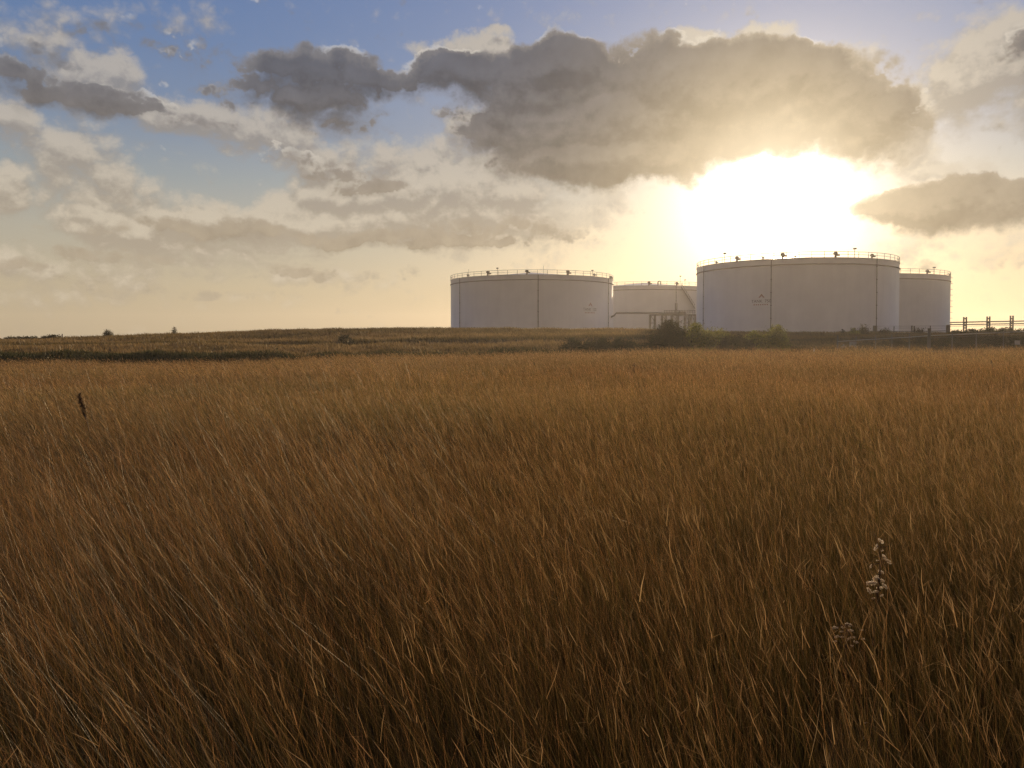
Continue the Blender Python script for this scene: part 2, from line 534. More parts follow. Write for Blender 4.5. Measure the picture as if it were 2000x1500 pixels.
def bank_grass():
    parts = []
    # grass over the terraced slope
    x, y = wedge(68, 124, lambda y: 46 * GRASS, margin=8, slope=0.72)
    N = len(x)
    n1 = vnoise(x, y * 2.2, 9, 21); n2 = vnoise(x, y, 3, 22)
    n5 = vnoise(x, y, 1.3, 24)
    h = (0.24 + 0.18 * n2 + 0.16 * n5 ** 2) * rng.uniform(0.5, 1.45, N)
    lean = np.stack([-0.25 * h + rng.normal(0, 0.12, N), rng.normal(0, 0.1, N)], 1)
    base = np.stack([x, y, zg(x, y) - 0.03], 1)
    # tan grass on the level terraces, greener on the slopes between
    green = np.clip(0.16 + 1.0 * np.exp(-((y - 68) / 4.0) ** 2) + 0.95 * np.exp(-((y - 87) / 2.6) ** 2) + 0.45 * np.exp(-((y - 104) / 8) ** 2) + 1.0 * (n1 - 0.5) + 0.7 * (n5 - 0.5) + rng.normal(0, 0.18, N), 0, 1)
    c = np.stack([green, rng.random(N)], 1)
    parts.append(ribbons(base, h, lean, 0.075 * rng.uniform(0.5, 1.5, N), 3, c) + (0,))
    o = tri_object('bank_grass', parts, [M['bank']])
    tag(o, 'olive and tan grass over the terraced bank behind the field', 'grass', kind='stuff')
    # weeds in the ditch at the foot of the bank
    parts = []
    x, y = wedge(56, 69.5, lambda y: 115 * GRASS, margin=8, slope=0.72)
    N = len(x)
    n2 = vnoise(x, y, 2.5, 31)
    base = np.stack([x, y, zg(x, y) - 0.02], 1)
    h = rng.uniform(0.2, 0.75, N) * (0.55 + 0.9 * n2)
    lean = np.stack([rng.normal(-0.05, 0.22, N), rng.normal(0, 0.2, N)], 1) * h[:, None]
    c = np.stack([np.clip(rng.random(N) * 0.6 + n2 * 0.4, 0, 1), rng.random(N)], 1)
    parts.append(ribbons(base, h, lean, 0.09 * rng.uniform(0.5, 1.5, N), 3, c, taper=0.5) + (0,))
    o = tri_object('ditch_weeds', parts, [M['weeds']])
    tag(o, 'dark green weeds in the ditch along the foot of the bank', 'weeds', kind='stuff')


if GRASS > 0:
    field_grass()
    bank_grass()


# ------------------------------------------------------------------ shrubs
def leaves(centres, size, colr, stretch=1.0):
    N = len(centres)
    a = rng.normal(0, 1, (N, 3)); a /= np.linalg.norm(a, axis=1)[:, None]
    b = np.cross(a, rng.normal(0, 1, (N, 3))); b /= np.linalg.norm(b, axis=1)[:, None]
    s = size * rng.uniform(0.5, 1.4, N)[:, None]
    V = np.stack([centres - a * s * stretch, centres + b * s * 0.45, centres + a * s * stretch, centres - b * s * 0.45], 1)
    Fc = (np.array([[0, 1, 2], [0, 2, 3]])[None] + (np.arange(N) * 4)[:, None, None]).reshape(-1, 3)
    C = np.ones((N, 4, 4), np.float32)
    C[:, :, 0] = rng.random(N)[:, None]; C[:, :, 1] = colr[:, 0:1]; C[:, :, 2] = colr[:, 1:2]
    return V.reshape(-1, 3), Fc, C.reshape(-1, 4)


def shrub(px, top, wpx, depth, mat, label, name='shrub', cat='shrub', n=None, group=None, sparse=False, leaf=None, deep=0.8, tilt=0.0, basez=None):
    base = P(px, HORIZON, depth)
    gz = Z(base.x, base.y) if basez is None else basez
    topz = P(px, top, depth).z
    hh = max(topz - gz, 0.25)
    w = wpx / F * depth
    root = empty(name, (base.x, base.y, gz), label, cat, group)
    st = MB()
    pts = []
    ns = max(3, int(5 + w * 2.5)) if not sparse else 3
    lf = leaf or max(0.05, 0.0011 * depth)
    for k in range(ns):
        f = (k + 0.5) / ns * 2 - 1
        x0 = base.x + f * w * 0.20
        tx = base.x + f * w * 0.45 + rnd.uniform(-.08, .08) * w + tilt * hh
        ty = base.y + rnd.uniform(-.4, .4) * w * deep
        th = hh * (1 - 0.45 * abs(f) ** 2.2) * rnd.uniform(0.78, 1.0)
        if k == ns // 2: th = hh
        p0 = Vector((x0, base.y + rnd.uniform(-.1, .1), gz - 0.05)); p2 = Vector((tx, ty, gz + th))
        p1 = p0.lerp(p2, 0.5) + Vector((rnd.uniform(-.1, .1) * w, 0, hh * 0.05))
        chain = [p0, p0.lerp(p1, .5), p1, p1.lerp(p2, .55), p2]
        st.tube(chain, 0.012 + 0.012 * hh, 5, 0.004)
        for q in range(4 if not sparse else 3):
            t = rnd.uniform(0.3, 0.95)
            a = p0.lerp(p1, t * 2) if t < .5 else p1.lerp(p2, (t - .5) * 2)
            e = a + Vector((rnd.uniform(-1, 1), rnd.uniform(-1, 1), rnd.uniform(0.1, 0.9))) * (0.20 * min(w, hh) + 0.05)
            st.tube([a, a.lerp(e, .5) + Vector((0, 0, .02)), e], 0.008 + 0.003 * hh, 4, 0.003)
            pts.append((e, 0.13 if not sparse else 0.07))
        for t in np.linspace(0.12 if not sparse else 0.35, 1.0, 6):
            a = p0.lerp(p1, t * 2) if t < .5 else p1.lerp(p2, (t - .5) * 2)
            pts.append((a, (0.20 if not sparse else 0.10) * (1.15 - 0.75 * t)))
    st.build('trunk', M['bark'], root)
    nl = int((n or int(900 + 2600 * w * hh)) * (1.5 if depth < 70 else 1.0))
    pc = np.array([tuple(p[0]) for p in pts]); pr = np.array([p[1] for p in pts])
    wt = pr ** 1.5; wt /= wt.sum()
    i = rng.choice(len(pc), nl, p=wt)
    c = pc[i] + rng.normal(0, 1, (nl, 3)) * (pr[i] * (0.35 * w + 0.35 * hh + 0.12))[:, None] * np.array([1.0, deep, 0.8])
    if not sparse:
        # leafy sprays through a lumpy dome
        nc = int(26 + 26 * w * hh)
        th = rng.uniform(0, 2 * math.pi, nc); rr = rng.uniform(0, 1, nc) ** 0.55
        ex = rr * np.cos(th); ey = rr * np.sin(th)
        lump = 0.80 + 0.22 * np.sin(ex * 5.1 + px) + 0.14 * np.sin(ex * 11.7 + 2.0 * px)
        zt = hh * np.clip(1 - rr ** 2.8, 0.03, 1) ** 0.5 * np.clip(lump, 0.45, 1.0)
        zt = np.maximum(zt, 0.12 * hh)
        cz = zt * rng.uniform(0.08, 1.0, nc) ** 0.6
        cc = np.stack([base.x + ex * w * 0.46 + tilt * cz, base.y + ey * w * 0.5 * deep, gz + cz], 1)
        cr = (0.06 + 0.055 * hh) * rng.uniform(0.7, 1.5, nc)
        q = rng.integers(0, nc, nl)
        mask = rng.random(nl) < 0.88
        c2 = cc[q] + rng.normal(0, 1, (nl, 3)) * cr[q][:, None] * np.array([1.0, 1.0, 1.0])
        c = np.where(mask[:, None], c2, c)
    c[:, 2] = np.maximum(c[:, 2], gz + 0.02)
    m = c[:, 2] < topz + 0.06 * hh
    c = c[m]
    colr = np.stack([rng.random(len(c)), rng.random(len(c))], 1)
    tri_object('crown', [leaves(c, lf, colr) + (0,)], [mat], root)
    return root


LD, LL = M['leaf_dark'], M['leaf_light']
shrub(1308, 628, 78, 66, LD, 'large dense dark green shrub below the steel trestle', n=24000, leaf=0.07)
shrub(1366, 633, 62, 66.5, LL, 'light green feathery shrub beside the large dark one', n=12000, leaf=0.065)
shrub(1400, 643, 62, 67, LL, 'yellow green thin shrub sloping down beside the feathery shrub', n=7500, leaf=0.065)
shrub(1436, 656, 80, 65.5, LD, 'low dark spreading shrub between the two light green ones', n=12000, leaf=0.07)
shrub(1480, 648, 46, 66.5, LL, 'smaller half of the light green shrub pair below the lettered tank', n=8000, leaf=0.065)
shrub(1515, 637, 48, 66.5, LL, 'rounded light green shrub with upright tips below the lettered tank', n=12000, leaf=0.065)
shrub(1216, 661, 56, 66, LD, 'low dark shrub ending the low row nearest the large dense shrub', n=9000, leaf=0.065)
shrub(1168, 662, 66, 66, LD, 'low dark green bush at the bank foot, in the middle of the low row', n=10000, leaf=0.065)
shrub(1120, 661, 56, 66.5, LD, 'low olive bush at the end of the low row of shrubs', n=6500, leaf=0.065)
shrub(1255, 670, 44, 66, LD, 'small olive bush tucked against the large dense shrub', n=5000, leaf=0.065)
shrub(90, 690, 36, 61.5, LD, 'small dark bush in the ditch near the left edge', n=1800, leaf=0.06)
shrub(150, 687, 62, 61.5, LD, 'wide dark bush in the ditch below the bank at left', n=4200, leaf=0.06)
shrub(36, 695, 40, 61.5, LD, 'lowest dark bush in the ditch at the left edge', n=1800, leaf=0.06)
shrub(468, 693, 18, 61, LD, 'small upright weedy bush in the ditch', n=700, leaf=0.05)
shrub(489, 689, 22, 61, LD, 'taller of two weedy bushes close together in the ditch', n=900, leaf=0.05)
shrub(541, 681, 14, 61, LD, 'thin dark sapling standing above the ditch weeds', name='sapling', cat='sapling', n=600, sparse=True, leaf=0.06)
shrub(834, 685, 22, 61, LD, 'small dark bush in the ditch below the left tank', n=1500, leaf=0.06)
shrub(803, 690, 16, 61, LD, 'tiny pale weedy bush beside the small dark bush in the ditch', n=500, leaf=0.05)
shrub(672, 652, 26, 90, LD, 'small faint bush on the middle of the grassy bank', n=900, leaf=0.08)
shrub(686, 661, 16, 86, LD, 'tiny bush on the bank just below the faint one', n=500, leaf=0.08)
shrub(211, 644, 18, 112, LD, 'round dark bush alone on the skyline of the bank', n=2200, leaf=0.06)
shrub(340, 638, 9, 112, LD, 'thin dark sapling alone on the skyline of the bank', name='sapling', cat='sapling', n=700, leaf=0.06)
shrub(30, 657, 44, 112, LD, 'low bush on the skyline near the left edge', n=1500, leaf=0.10)
shrub(100, 654, 42, 112, LD, 'broad low bush on the skyline beside the marker post', n=2200, leaf=0.10)
shrub(62, 656, 34, 112, LD, 'small low bush between two broad ones on the left skyline', n=1200, leaf=0.10)
shrub(13, 669, 9, 100, LD, 'tiny dark bush on the bank slope at the left edge', n=350, leaf=0.08)
shrub(1686, 633, 20, 104, LD, 'leafy bush on the crest in front of the large lettered tank', n=900, leaf=0.09)
shrub(1668, 640, 22, 104, LL, 'pale low bush beside the leafy bush on the crest', n=700, leaf=0.09)
shrub(1729, 640, 22, 106, LD, 'small bush on the crest behind the far fence', n=800, leaf=0.09)
shrub(1795, 641, 20, 106, LD, 'small bush on the crest in front of the rightmost tank', n=600, leaf=0.09)
shrub(1645, 642, 9, 106, LD, 'tiny wispy bush on the crest in front of the large tank', n=160, sparse=True, leaf=0.08)
hedges = [(1868, 645, 34), (1899, 643, 36), (1928, 639, 42), (1960, 640, 42), (1992, 642, 44), (2030, 640, 50), (2075, 641, 50)]
hl = ['thin end bush of the row under the pipe rack', 'bush of the row behind the first rack frame', 'bush around the second rack frame, tallest of its row',
      'bush between the second and third rack frames', 'bush under the third rack frame at the right edge', 'bush outside the right edge', 'bush further outside the right edge']
for (px, top, w), l in zip(hedges[:6], hl):
    shrub(px, top, w, 104, LD, 'dark leafy ' + l, group='bushes under the pipe rack', n=2600, leaf=0.10)
# overgrown slope behind the near fence
sl = [(1700, 668, 66, 66), (1748, 665, 70, 66), (1798, 661, 70, 66), (1848, 657, 74, 66), (1898, 653, 78, 66), (1952, 651, 78, 66), (2008, 649, 84, 66)]
ll = ['just right of the equipment by the fence', 'left of the fence corner post', 'behind the fence corner post', 'right of the fence corner post',
      'below the first rack frame', 'left of the small sign', 'at the right edge behind the sign']
for (px, top, w, d), l in zip(sl, ll):
    shrub(px, top, w, d, LD, 'dark brushy shrub behind the near fence, ' + l, group='dark shrubs behind the near fence', n=8500, leaf=0.06)


# ------------------------------------------------------------------ tanks
def near_hit(c, r, px):
    """plan point on the near side of a circle seen in image column px"""
    k = (px - W / 2) / F
    a = k * k + 1; b = -2 * (k * c[0] + c[1]); cc = c[0] ** 2 + c[1] ** 2 - r * r
    disc = b * b - 4 * a * cc
    y = (-b - math.sqrt(max(disc, 0))) / (2 * a)
    return Vector((k * y, y, 0))


def ring(mb, c, r, z, rad, n=120, a0=0, a1=2 * math.pi):
    full = abs(a1 - a0 - 2 * math.pi) < 1e-6
    m = n if full else n + 1
    pts = [(c[0] + r * math.cos(a0 + (a1 - a0) * i / n), c[1] + r * math.sin(a0 + (a1 - a0) * i / n), z) for i in range(m)]
    mb.tube(pts, rad, 5, closed=full)


def text_mesh(s, size):
    cu = bpy.data.curves.new('lettering', 'FONT'); cu.body = s; cu.size = size; cu.align_x = 'CENTER'; cu.extrude = 0.0
    o = bpy.data.objects.new('lettering', cu); col.objects.link(o)
    dg = bpy.context.evaluated_depsgraph_get()
    me = bpy.data.meshes.new_from_object(o.evaluated_get(dg))
    vs = [v.co.copy() for v in me.vertices]; fs = [tuple(p.vertices) for p in me.polygons]
    bpy.data.objects.remove(o); bpy.data.curves.remove(cu); bpy.data.meshes.remove(me)
    return vs, fs


def wrap(mb, vs, fs, c, r, ang0, z0):
    """lay flat shapes (x right, y up) on the tank shell around angle ang0"""
    out = []
    for v in vs:
        a = ang0 + v.x / r
        out.append((c[0] + r * math.cos(a), c[1] + r * math.sin(a), z0 + v.y))
    mb.add(out, fs)


def storage_tank(c, r, ztop, label, pipes=(), vents=(), lamps=(), mast=(), text=None, textpos=None, stairs=None, ladder=None, goose=(), girder=1.05):
    zb = min(Z(c[0], c[1] - r) - 0.1, 2.6)
    root = empty('storage_tank', (c[0], c[1], zb), label, 'storage tank', 'white storage tanks behind the bank')
    h = ztop - zb
    m = MB(); m.lathe([(r + 0.25, 0.0), (r + 0.25, 0.25), (r, 0.28), (r, h)], (c[0], c[1], zb), 160)
    m.build('shell', M['tank'], root, True)
    m = MB(); m.lathe([(r + 0.02, h), (r + 0.12, h), (r + 0.12, h + 0.10), (r - 0.05, h + 0.10)] + [(r * k, h + 0.1 + 2.2 * (1 - k) ** 1.08) for k in (0.99, .9, .8, .65, .5, .35, .2, .08, .002)], (c[0], c[1], zb), 160)
    m.build('roof', M['tank'], root)
    m = MB(); g = h - girder
    m.lathe([(r + 0.01, g - .16), (r + 0.16, g - 0.03), (r + 0.16, g + 0.04), (r + 0.01, g + .05)], (c[0], c[1], zb), 160)
    m.build('wind_girder', M['railing'], root)
    m = MB()
    ring(m, c, r, ztop + 0.10 + 1.05, 0.045, 140); ring(m, c, r, ztop + 0.10 + 0.55, 0.035, 140)
    npost = 56
    for k in range(npost):
        a = 2 * math.pi * (k + 0.35) / npost
        p = (c[0] + r * math.cos(a), c[1] + r * math.sin(a))
        m.tube([(p[0], p[1], ztop + 0.05), (p[0], p[1], ztop + 1.17)], 0.045, 4)
    m.build('railing', M['railing'], root)
    for px, rad in pipes:
        p = near_hit(c, r + 0.02 + rad, px)
        m = MB(); m.tube([(p.x, p.y, zb + 0.3), (p.x, p.y, ztop + 0.1)], rad, 6)
        for z in np.arange(zb + 1.5, ztop, 2.4):
            m.box((p.x, p.y, z), (rad * 3, rad * 3, 0.14))
        m.build('drain_pipe', M['darksteel'], root)
    for px, s in vents:
        p = near_hit(c, r - 0.5, px); z = ztop + 0.22
        m = MB(); m.lathe([(0.001, 0), (0.22 * s, 0), (0.22 * s, 0.55 * s), (0.42 * s, 0.60 * s), (0.42 * s, 0.95 * s), (0.20 * s, 1.15 * s), (0.001, 1.18 * s)], (p.x, p.y, z - 0.15), 12)
        m.box((p.x + 0.5 * s, p.y, z + 0.35 * s), (0.55 * s, 0.35 * s, 0.32 * s))
        m.build('roof_vent', M['railing'], root)
    for px, hh in lamps:
        p = near_hit(c, r, px)
        m = MB(); m.tube([(p.x, p.y, ztop + 0.1), (p.x, p.y, ztop + hh)], 0.045, 5)
        m.box((p.x, p.y - 0.1, ztop + hh + 0.10), (0.50, 0.45, 0.24))
        m.build('floodlight', M['darksteel'], root)
    for px, hh in mast:
        p = near_hit(c, r, px)
        m = MB(); m.tube([(p.x, p.y, ztop + 0.1), (p.x, p.y, ztop + hh)], 0.03, 4)
        m.build('antenna', M['darksteel'], root)
    for px in goose:
        p = near_hit(c, r - 0.4, px)
        m = MB()
        pts = [(p.x - .42, p.y, ztop - .1), (p.x - .42, p.y, ztop + 0.85)]
        pts += [(p.x - .42 * math.cos(t), p.y, ztop + 0.85 + .42 * math.sin(t)) for t in np.linspace(0.3, math.pi - 0.3, 7)]
        pts += [(p.x + .42, p.y, ztop + .85), (p.x + .42, p.y, ztop + .25)]
        m.tube(pts, 0.14, 8); m.build('gooseneck_vent', M['pipe'], root)
    if text:
        px, py, depth, size, body = text
        p = near_hit(c, r, px)
        ang = math.atan2(p.y - c[1], p.x - c[0])
        z = P(px, py, p.y).z
        for wd, off in zip(body.split(), (-1.12, 1.50)):
            vs, fs = text_mesh(wd, size)
            vs = [Vector((v.x + off * size, v.y, 0)) for v in vs]
            m = MB(); wrap(m, vs, fs, c, r + 0.012, ang, z); m.build('lettering', M['letter'], root)
        s = size
        m = MB(); wrap(m, [Vector(q) for q in ((-.75 * s, 1.15 * s), (0, 2.1 * s), (.75 * s, 1.15 * s), (.36 * s, 1.15 * s), (0, 1.58 * s), (-.36 * s, 1.15 * s))],
                       [(0, 5, 4, 1), (1, 4, 3, 2)], c, r + 0.012, ang, z)
        m.build('emblem', M['red'], root)
        for k in range(7):
            m = MB()
            x0 = (-1.9 + k * 0.52) * s
            wrap(m, [Vector((x0, -.62 * s)), Vector((x0 + .3 * s, -.62 * s)), Vector((x0 + .3 * s, -.35 * s)), Vector((x0, -.35 * s))], [(0, 1, 2, 3)], c, r + 0.012, ang, z)
            m.build('warning_mark', M['red'], root)
    if stairs:
        m = MB()
        (xa, ya), (xb, yb) = stairs
        n = 26
        for off, rr in ((0.0, 0.10), (1.05, 0.05)):
            for ro in (0.15, 1.0):
                pts = []
                for i in range(n + 1):
                    px = xa + (xb - xa) * i / n; py = ya + (yb - ya) * i / n
                    p = near_hit(c, r + ro, px); z = P(px, py, p.y).z
                    pts.append((p.x, p.y, z + off))
                m.tube(pts, rr if ro > .5 else rr * .7, 4)
        for i in range(n):
            px = xa + (xb - xa) * (i + .5) / n; py = ya + (yb - ya) * (i + .5) / n
            p = near_hit(c, r + .6, px); z = P(px, py, p.y).z
            m.box((p.x, p.y, z), (0.3, 0.9, 0.05))
            if i % 3 == 0:
                p = near_hit(c, r + 1.0, px)
                m.tube([(p.x, p.y, z), (p.x, p.y, z + 1.05)], 0.04, 4)
        m.build('stairway', M['pipe'], root)
    if ladder is not None:
        a = ladder
        m = MB()
        for da in (-0.012, 0.012):
            x, y = c[0] + (r + .35) * math.cos(a + da), c[1] + (r + .35) * math.sin(a + da)
            m.tube([(x, y, zb), (x, y, ztop + 1.2)], 0.06, 4)
        p1 = (c[0] + (r + .35) * math.cos(a - .012), c[1] + (r + .35) * math.sin(a - .012)); p2 = (c[0] + (r + .35) * math.cos(a + .012), c[1] + (r + .35) * math.sin(a + .012))
        for z in np.arange(zb + .4, ztop + 1, 0.45):
            m.tube([(p1[0], p1[1], z), (p2[0], p2[1], z)], 0.03, 4)
        for z in np.arange(zb + 2.5, ztop + 1, 1.4):
            ring(m, (c[0] + (r + .7) * math.cos(a), c[1] + (r + .7) * math.sin(a)), 0.42, z, 0.035, 10)
        m.build('ladder', M['pipe'], root)
    return root


def solve(pl, pr, zf):
    a0 = math.atan((pl - W / 2) / F); a1 = math.atan((pr - W / 2) / F)
    be = (a0 + a1) / 2; al = (a1 - a0) / 2
    D = zf / (math.cos(be) - math.sin(al))
    return (D * math.sin(be), D * math.cos(be)), D * math.sin(al)


TOP = 16.9
c1, r1 = solve(880.5, 1197, 183.5)
storage_tank(c1, r1, EYE + (HORIZON - 537) / F * 183.5, 'wide white storage tank standing apart, rising straight behind the grassy crest',
             pipes=((898, .07), (1051, .10), (1188, .07)), vents=((914, .6), (953, 1.0), (1029, 1.0), (1109, 1.0), (1160, .7), (1192, .8)), lamps=((971.5, 1.55), (1156.5, 1.35)), mast=((1061.5, 2.1), (915.5, 1.9)),
             text=(1153, 607, 0, 0.95, 'TANK 120'))
c2, r2 = solve(1360, 1755, 146)
storage_tank(c2, r2, EYE + (HORIZON - 504) / F * 146, 'largest white storage tank, directly in front of the sun',
             pipes=((1373, .06), (1505, .07), (1711, .07)), vents=((1398, .5), (1438, .9), (1489, .45), (1527, .95), (1551, .4), (1630, .95), (1701, .8)), lamps=((1414, 1.75), (1667, 1.6)),
             text=(1486.5, 591, 0, 0.80, 'TANK 750'))
c3, r3 = (244 * (1256 - 1000) / F, 244.0), 21.0
storage_tank(c3, r3, EYE + (HORIZON - 558) / F * (244 - 21.0), 'hazy white storage tank with a slanting stairway, behind the steel trestle',
             pipes=((1320, .08),), vents=((1267, 1.0), (1321, .9)), lamps=((1328, 2.6), (1337, 1.6)), goose=(1287,), stairs=((1330, 561), (1357, 603)))
b4 = math.atan(855 / F) - math.asin(20.4 / 218.)
c4 = (218 * math.sin(b4), 218 * math.cos(b4))
storage_tank(c4, 20.4, EYE + (HORIZON - 535) / F * (c4[1] - 20.4), 'white storage tank half hidden behind the largest tank, next to the pipe rack',
             vents=((1809, .9),), lamps=((1822, 1.5),), ladder=-math.atan2(c4[1], c4[0]) * 0 + (math.atan2(-c4[1], -c4[0]) + math.pi / 2 + 0.16))


# ------------------------------------------------------------------ steel trestle and pipe bridge before the back tank
def trestle():
    D = 196.0
    root = empty('pipe_trestle', P(1300, 650, D) * 1.0, 'steel lattice trestle carrying a pipe and walkway between two tanks', 'pipe trestle')
    zt = P(1300, 616, D).z
    zb = 2.2
    yy = (D, D + 1.6)

    def X(px): return (px - W / 2) / F * D
    for (xa, xb) in ((1270.5, 1280), (1294, 1301), (1313, 1325), (1339, 1347), (1350, 1358)):
        m = MB()
        for px in (xa, xb):
            for y in yy:
                m.box((X(px), y, (zt + zb) / 2), (0.24, 0.24, zt - zb))
        nb = 3
        hs = (zt - zb) / nb
        for k in range(nb):
            z0, z1 = zb + k * hs, zb + (k + 1) * hs
            m.tube([(X(xa), yy[0], z1), (X(xb), yy[0], z1)], 0.09, 4)
            a, b = (xa, xb) if k % 2 else (xb, xa)
            m.tube([(X(a), yy[0], z0), (X(b), yy[0], z1)], 0.07, 4)
            m.tube([(X(xa), yy[0], z0), (X(xa), yy[1], z1)], 0.07, 4)
        m.build('tower', M['pipe'], root)
    m = MB()
    m.box((X(1314), D + 0.8, zt + 0.12), (X(1359) - X(1269), 2.0, 0.28))
    m.build('deck', M['pipe'], root)
    m = MB()
    za = P(1300, 612.5, D).z
    m.tube([(X(1188), D - 0.2 + 4, za - 1.2), (X(1199), D - 0.4, za - .5), (X(1203), D - 0.3, za + 0.12), (X(1281), D - 0.3, za + 0.12), (X(1300), D - 0.3, za), (X(1327), D - 0.3, za)], 0.22, 8)
    m.build('pipe', M['galv'], root)
    m = MB()
    z0, z1 = P(1300, 609.5, D).z, P(1300, 606.5, D).z
    for z in (z0, z1):
        m.tube([(X(1297), D + .1, z), (X(1358), D + .1, z)], 0.07, 4)
    for px in np.arange(1297, 1359, 5):
        m.tube([(X(px), D + .1, zt + .2), (X(px), D + .1, z1)], 0.06, 4)
    m.build('handrail', M['pipe'], root)
    m = MB()
    m.box((X(1331.5), D - 0.2, zt + 0.6), (X(1338) - X(1325), 0.9, 0.7))
    m.build('junction_box', M['pipe'], root)
    m = MB()
    for px in (1319.5, 1322.8):
        m.tube([(X(px), D + .6, zt + .1), (X(px), D + .6, P(1300, 592, D).z)], 0.09, 5)
    m.build('riser', M['pipe'], root)


trestle()


def pipe_rack():
    D = 158.0
    def X(px): return (px - W / 2) / F * D
    root = empty('pipe_rack', (X(1929), D, 2.4), 'two long horizontal pipes on H shaped steel frames beyond the hedge', 'pipe rack')
    for px, top in ((1884, 619), (1929.5, 618), (1975, 616.5), (2021, 615.5)):
        m = MB()
        zt = P(px, top, D).z; zb = 2.2
        for s in (-2.5, 2.5):
            m.box((X(px + s), D, (zt + zb) / 2), (0.19, 0.24, zt - zb))
        for py in (622.5, 630.5, 636, 640.5):
            z = P(px, py, D).z
            m.box((X(px), D, z), (0.42, 0.2, 0.22))
        m.build('frame', M['pipe'], root)
    for ya, yb, r in ((629.8, 626.2, 0.11), (634.2, 631.8, 0.10), (637.5, 634.5, 0.035)):
        m = MB()
        m.tube([(X(1853), D - .25, P(1853, ya, D).z), (X(2120), D - .25, P(2120, yb - 1.5, D).z)], r, 8)
        m.build('pipe', M['pipe'], root)


pipe_rack()


# ------------------------------------------------------------------ fences
def chainlink(mb, a, b, za0, za1, zb0, zb1, step=0.16, r=0.0035):
    """crossing wires between two posts (a, b in plan; bottom/top z at each)"""
    a = Vector(a); b = Vector(b)
    L = (b - a).length
    hh = min(za1 - za0, zb1 - zb0)
    def pt(s, t):
        p = a.lerp(b, s)
        z0 = za0 + (zb0 - za0) * s; z1 = za1 + (zb1 - za1) * s
        return (p.x, p.y, z0 + (z1 - z0) * t)
    n = int((L + hh) / step)
    for k in range(n + 1):
        s0 = k * step - hh
        for sgn in (0, 1):
            s_a, s_b = s0, s0 + hh
            ta, tb = 0.0, 1.0
            if s_a < 0: ta = -s_a / hh; s_a = 0
            if s_b > L: tb = (L - s0) / hh; s_b = L
            if s_b <= s_a: continue
            if sgn: p, q = pt(s_a / L, 1 - ta), pt(s_b / L, 1 - tb)
            else: p, q = pt(s_a / L, ta), pt(s_b / L, tb)
            mb.tube([p, q], r, 3)


def near_fence():
    # px, depth, post top, rail, foot
    pts = [(1636, 66, 655, 667, 690), (1672, 63.5, 656.5, 664.5, 690), (1710, 61, 655, 662.5, 691), (1742, 59, 654, 660.3, 691), (1776, 56.8, 652, 658.5, 691),
           (1815, 54.6, 641, 655.5, 693), (1860, 54.6, 650, 653.5, 691), (1907, 54.6, 649, 651.5, 691), (1960, 54.6, 647, 649.5, 690), (2015, 54.6, 645, 647, 690), (2070, 54.6, 643, 645, 690)]
    root = empty('chain_link_fence', P(1815, 690, 54.6), 'nearer chain link fence with a corner post and pale top rail at the field edge', 'fence')
    tops = []; foot = []
    for i, (px, d, t, rl, f) in enumerate(pts):
        p = P(px, rl, d); zf = min(Z(p.x, p.y), P(px, f, d).z) - 0.1
        zt = P(px, t, d).z
        m = MB()
        r = 0.115 if i == 5 else (0.07 if i == 0 else 0.035)
        m.tube([(p.x, p.y, zf), (p.x, p.y, zt)], r, 8)
        m.build('post', M['darksteel'] if i in (0, 5) else M['galv'], root)
        tops.append(p); foot.append(Vector((p.x, p.y, P(px, f - 5, d).z)))
    m = MB()
    m.tube(tops, 0.032, 6); m.build('top_rail', M['rail'], root)
    m = MB()
    m.tube([P(1778, 686, 56.5), P(1815, 686.5, 54.5), P(1850, 686.2, 54.5), P(1888, 686.5, 54.5)], 0.03, 6)
    m.build('bottom_rail', M['galv'], root)
    m = MB()
    for dz in (0.14, 0.28):
        m.tube([t + Vector((0, 0, dz)) for t in tops[:6]], 0.008, 3)
    m.tube([Vector((t.x, t.y, t.z - 0.16)) for t in tops[5:]], 0.012, 3)
    m.build('wire', M['galv'], root)
    m = MB()
    for i in range(len(pts) - 1):
        chainlink(m, (tops[i].x, tops[i].y, 0), (tops[i + 1].x, tops[i + 1].y, 0), foot[i].z, tops[i].z, foot[i + 1].z, tops[i + 1].z)
    m.build('mesh', M['galv'], root)
    # small warning plate
    s = P(1987, 669, 54.4)
    m = MB(); m.box((s.x, s.y, s.z), (0.36, 0.02, 0.29))
    o = m.build('warning_sign', M['signw'])
    tag(o, 'small square pale sign hung on the nearer chain link fence', 'sign')


def far_fence():
    D = 108.0
    pts = [(1662, 641, 646.5, .05), (1685, 640, 646.8, .05), (1709, 636, 647, .28), (1746, 637.5, 647, .06), (1781, 636, 647, .10), (1785.5, 637, 647, .10), (1817, 636, 646.8, .06), (1849, 635, 646, .10), (1852.5, 634.5, 646, .22)]
    root = empty('barbed_wire_fence', P(1746, 650, D), 'further fence with thin posts and barbed wire along the bank crest', 'fence')
    tops = []
    for i, (px, t, rl, r) in enumerate(pts):
        p = P(px, rl, D); g = Z(p.x, p.y)
        m = MB(); m.tube([(p.x, p.y, g - .1), (p.x, p.y, P(px, t, D).z)], r, 7)
        m.build('post', M['darksteel'], root)
        tops.append(p)
    m = MB(); m.tube(tops, 0.05, 5); m.build('top_rail', M['darksteel'], root)
    m = MB()
    for py in (642, 639, 636.8):
        m.tube([P(1709, py, D), P(1781, py, D), P(1849, py - 1, D)], 0.014, 3)
    m.build('barbed_wire', M['darksteel'], root)


near_fence()
far_fence()


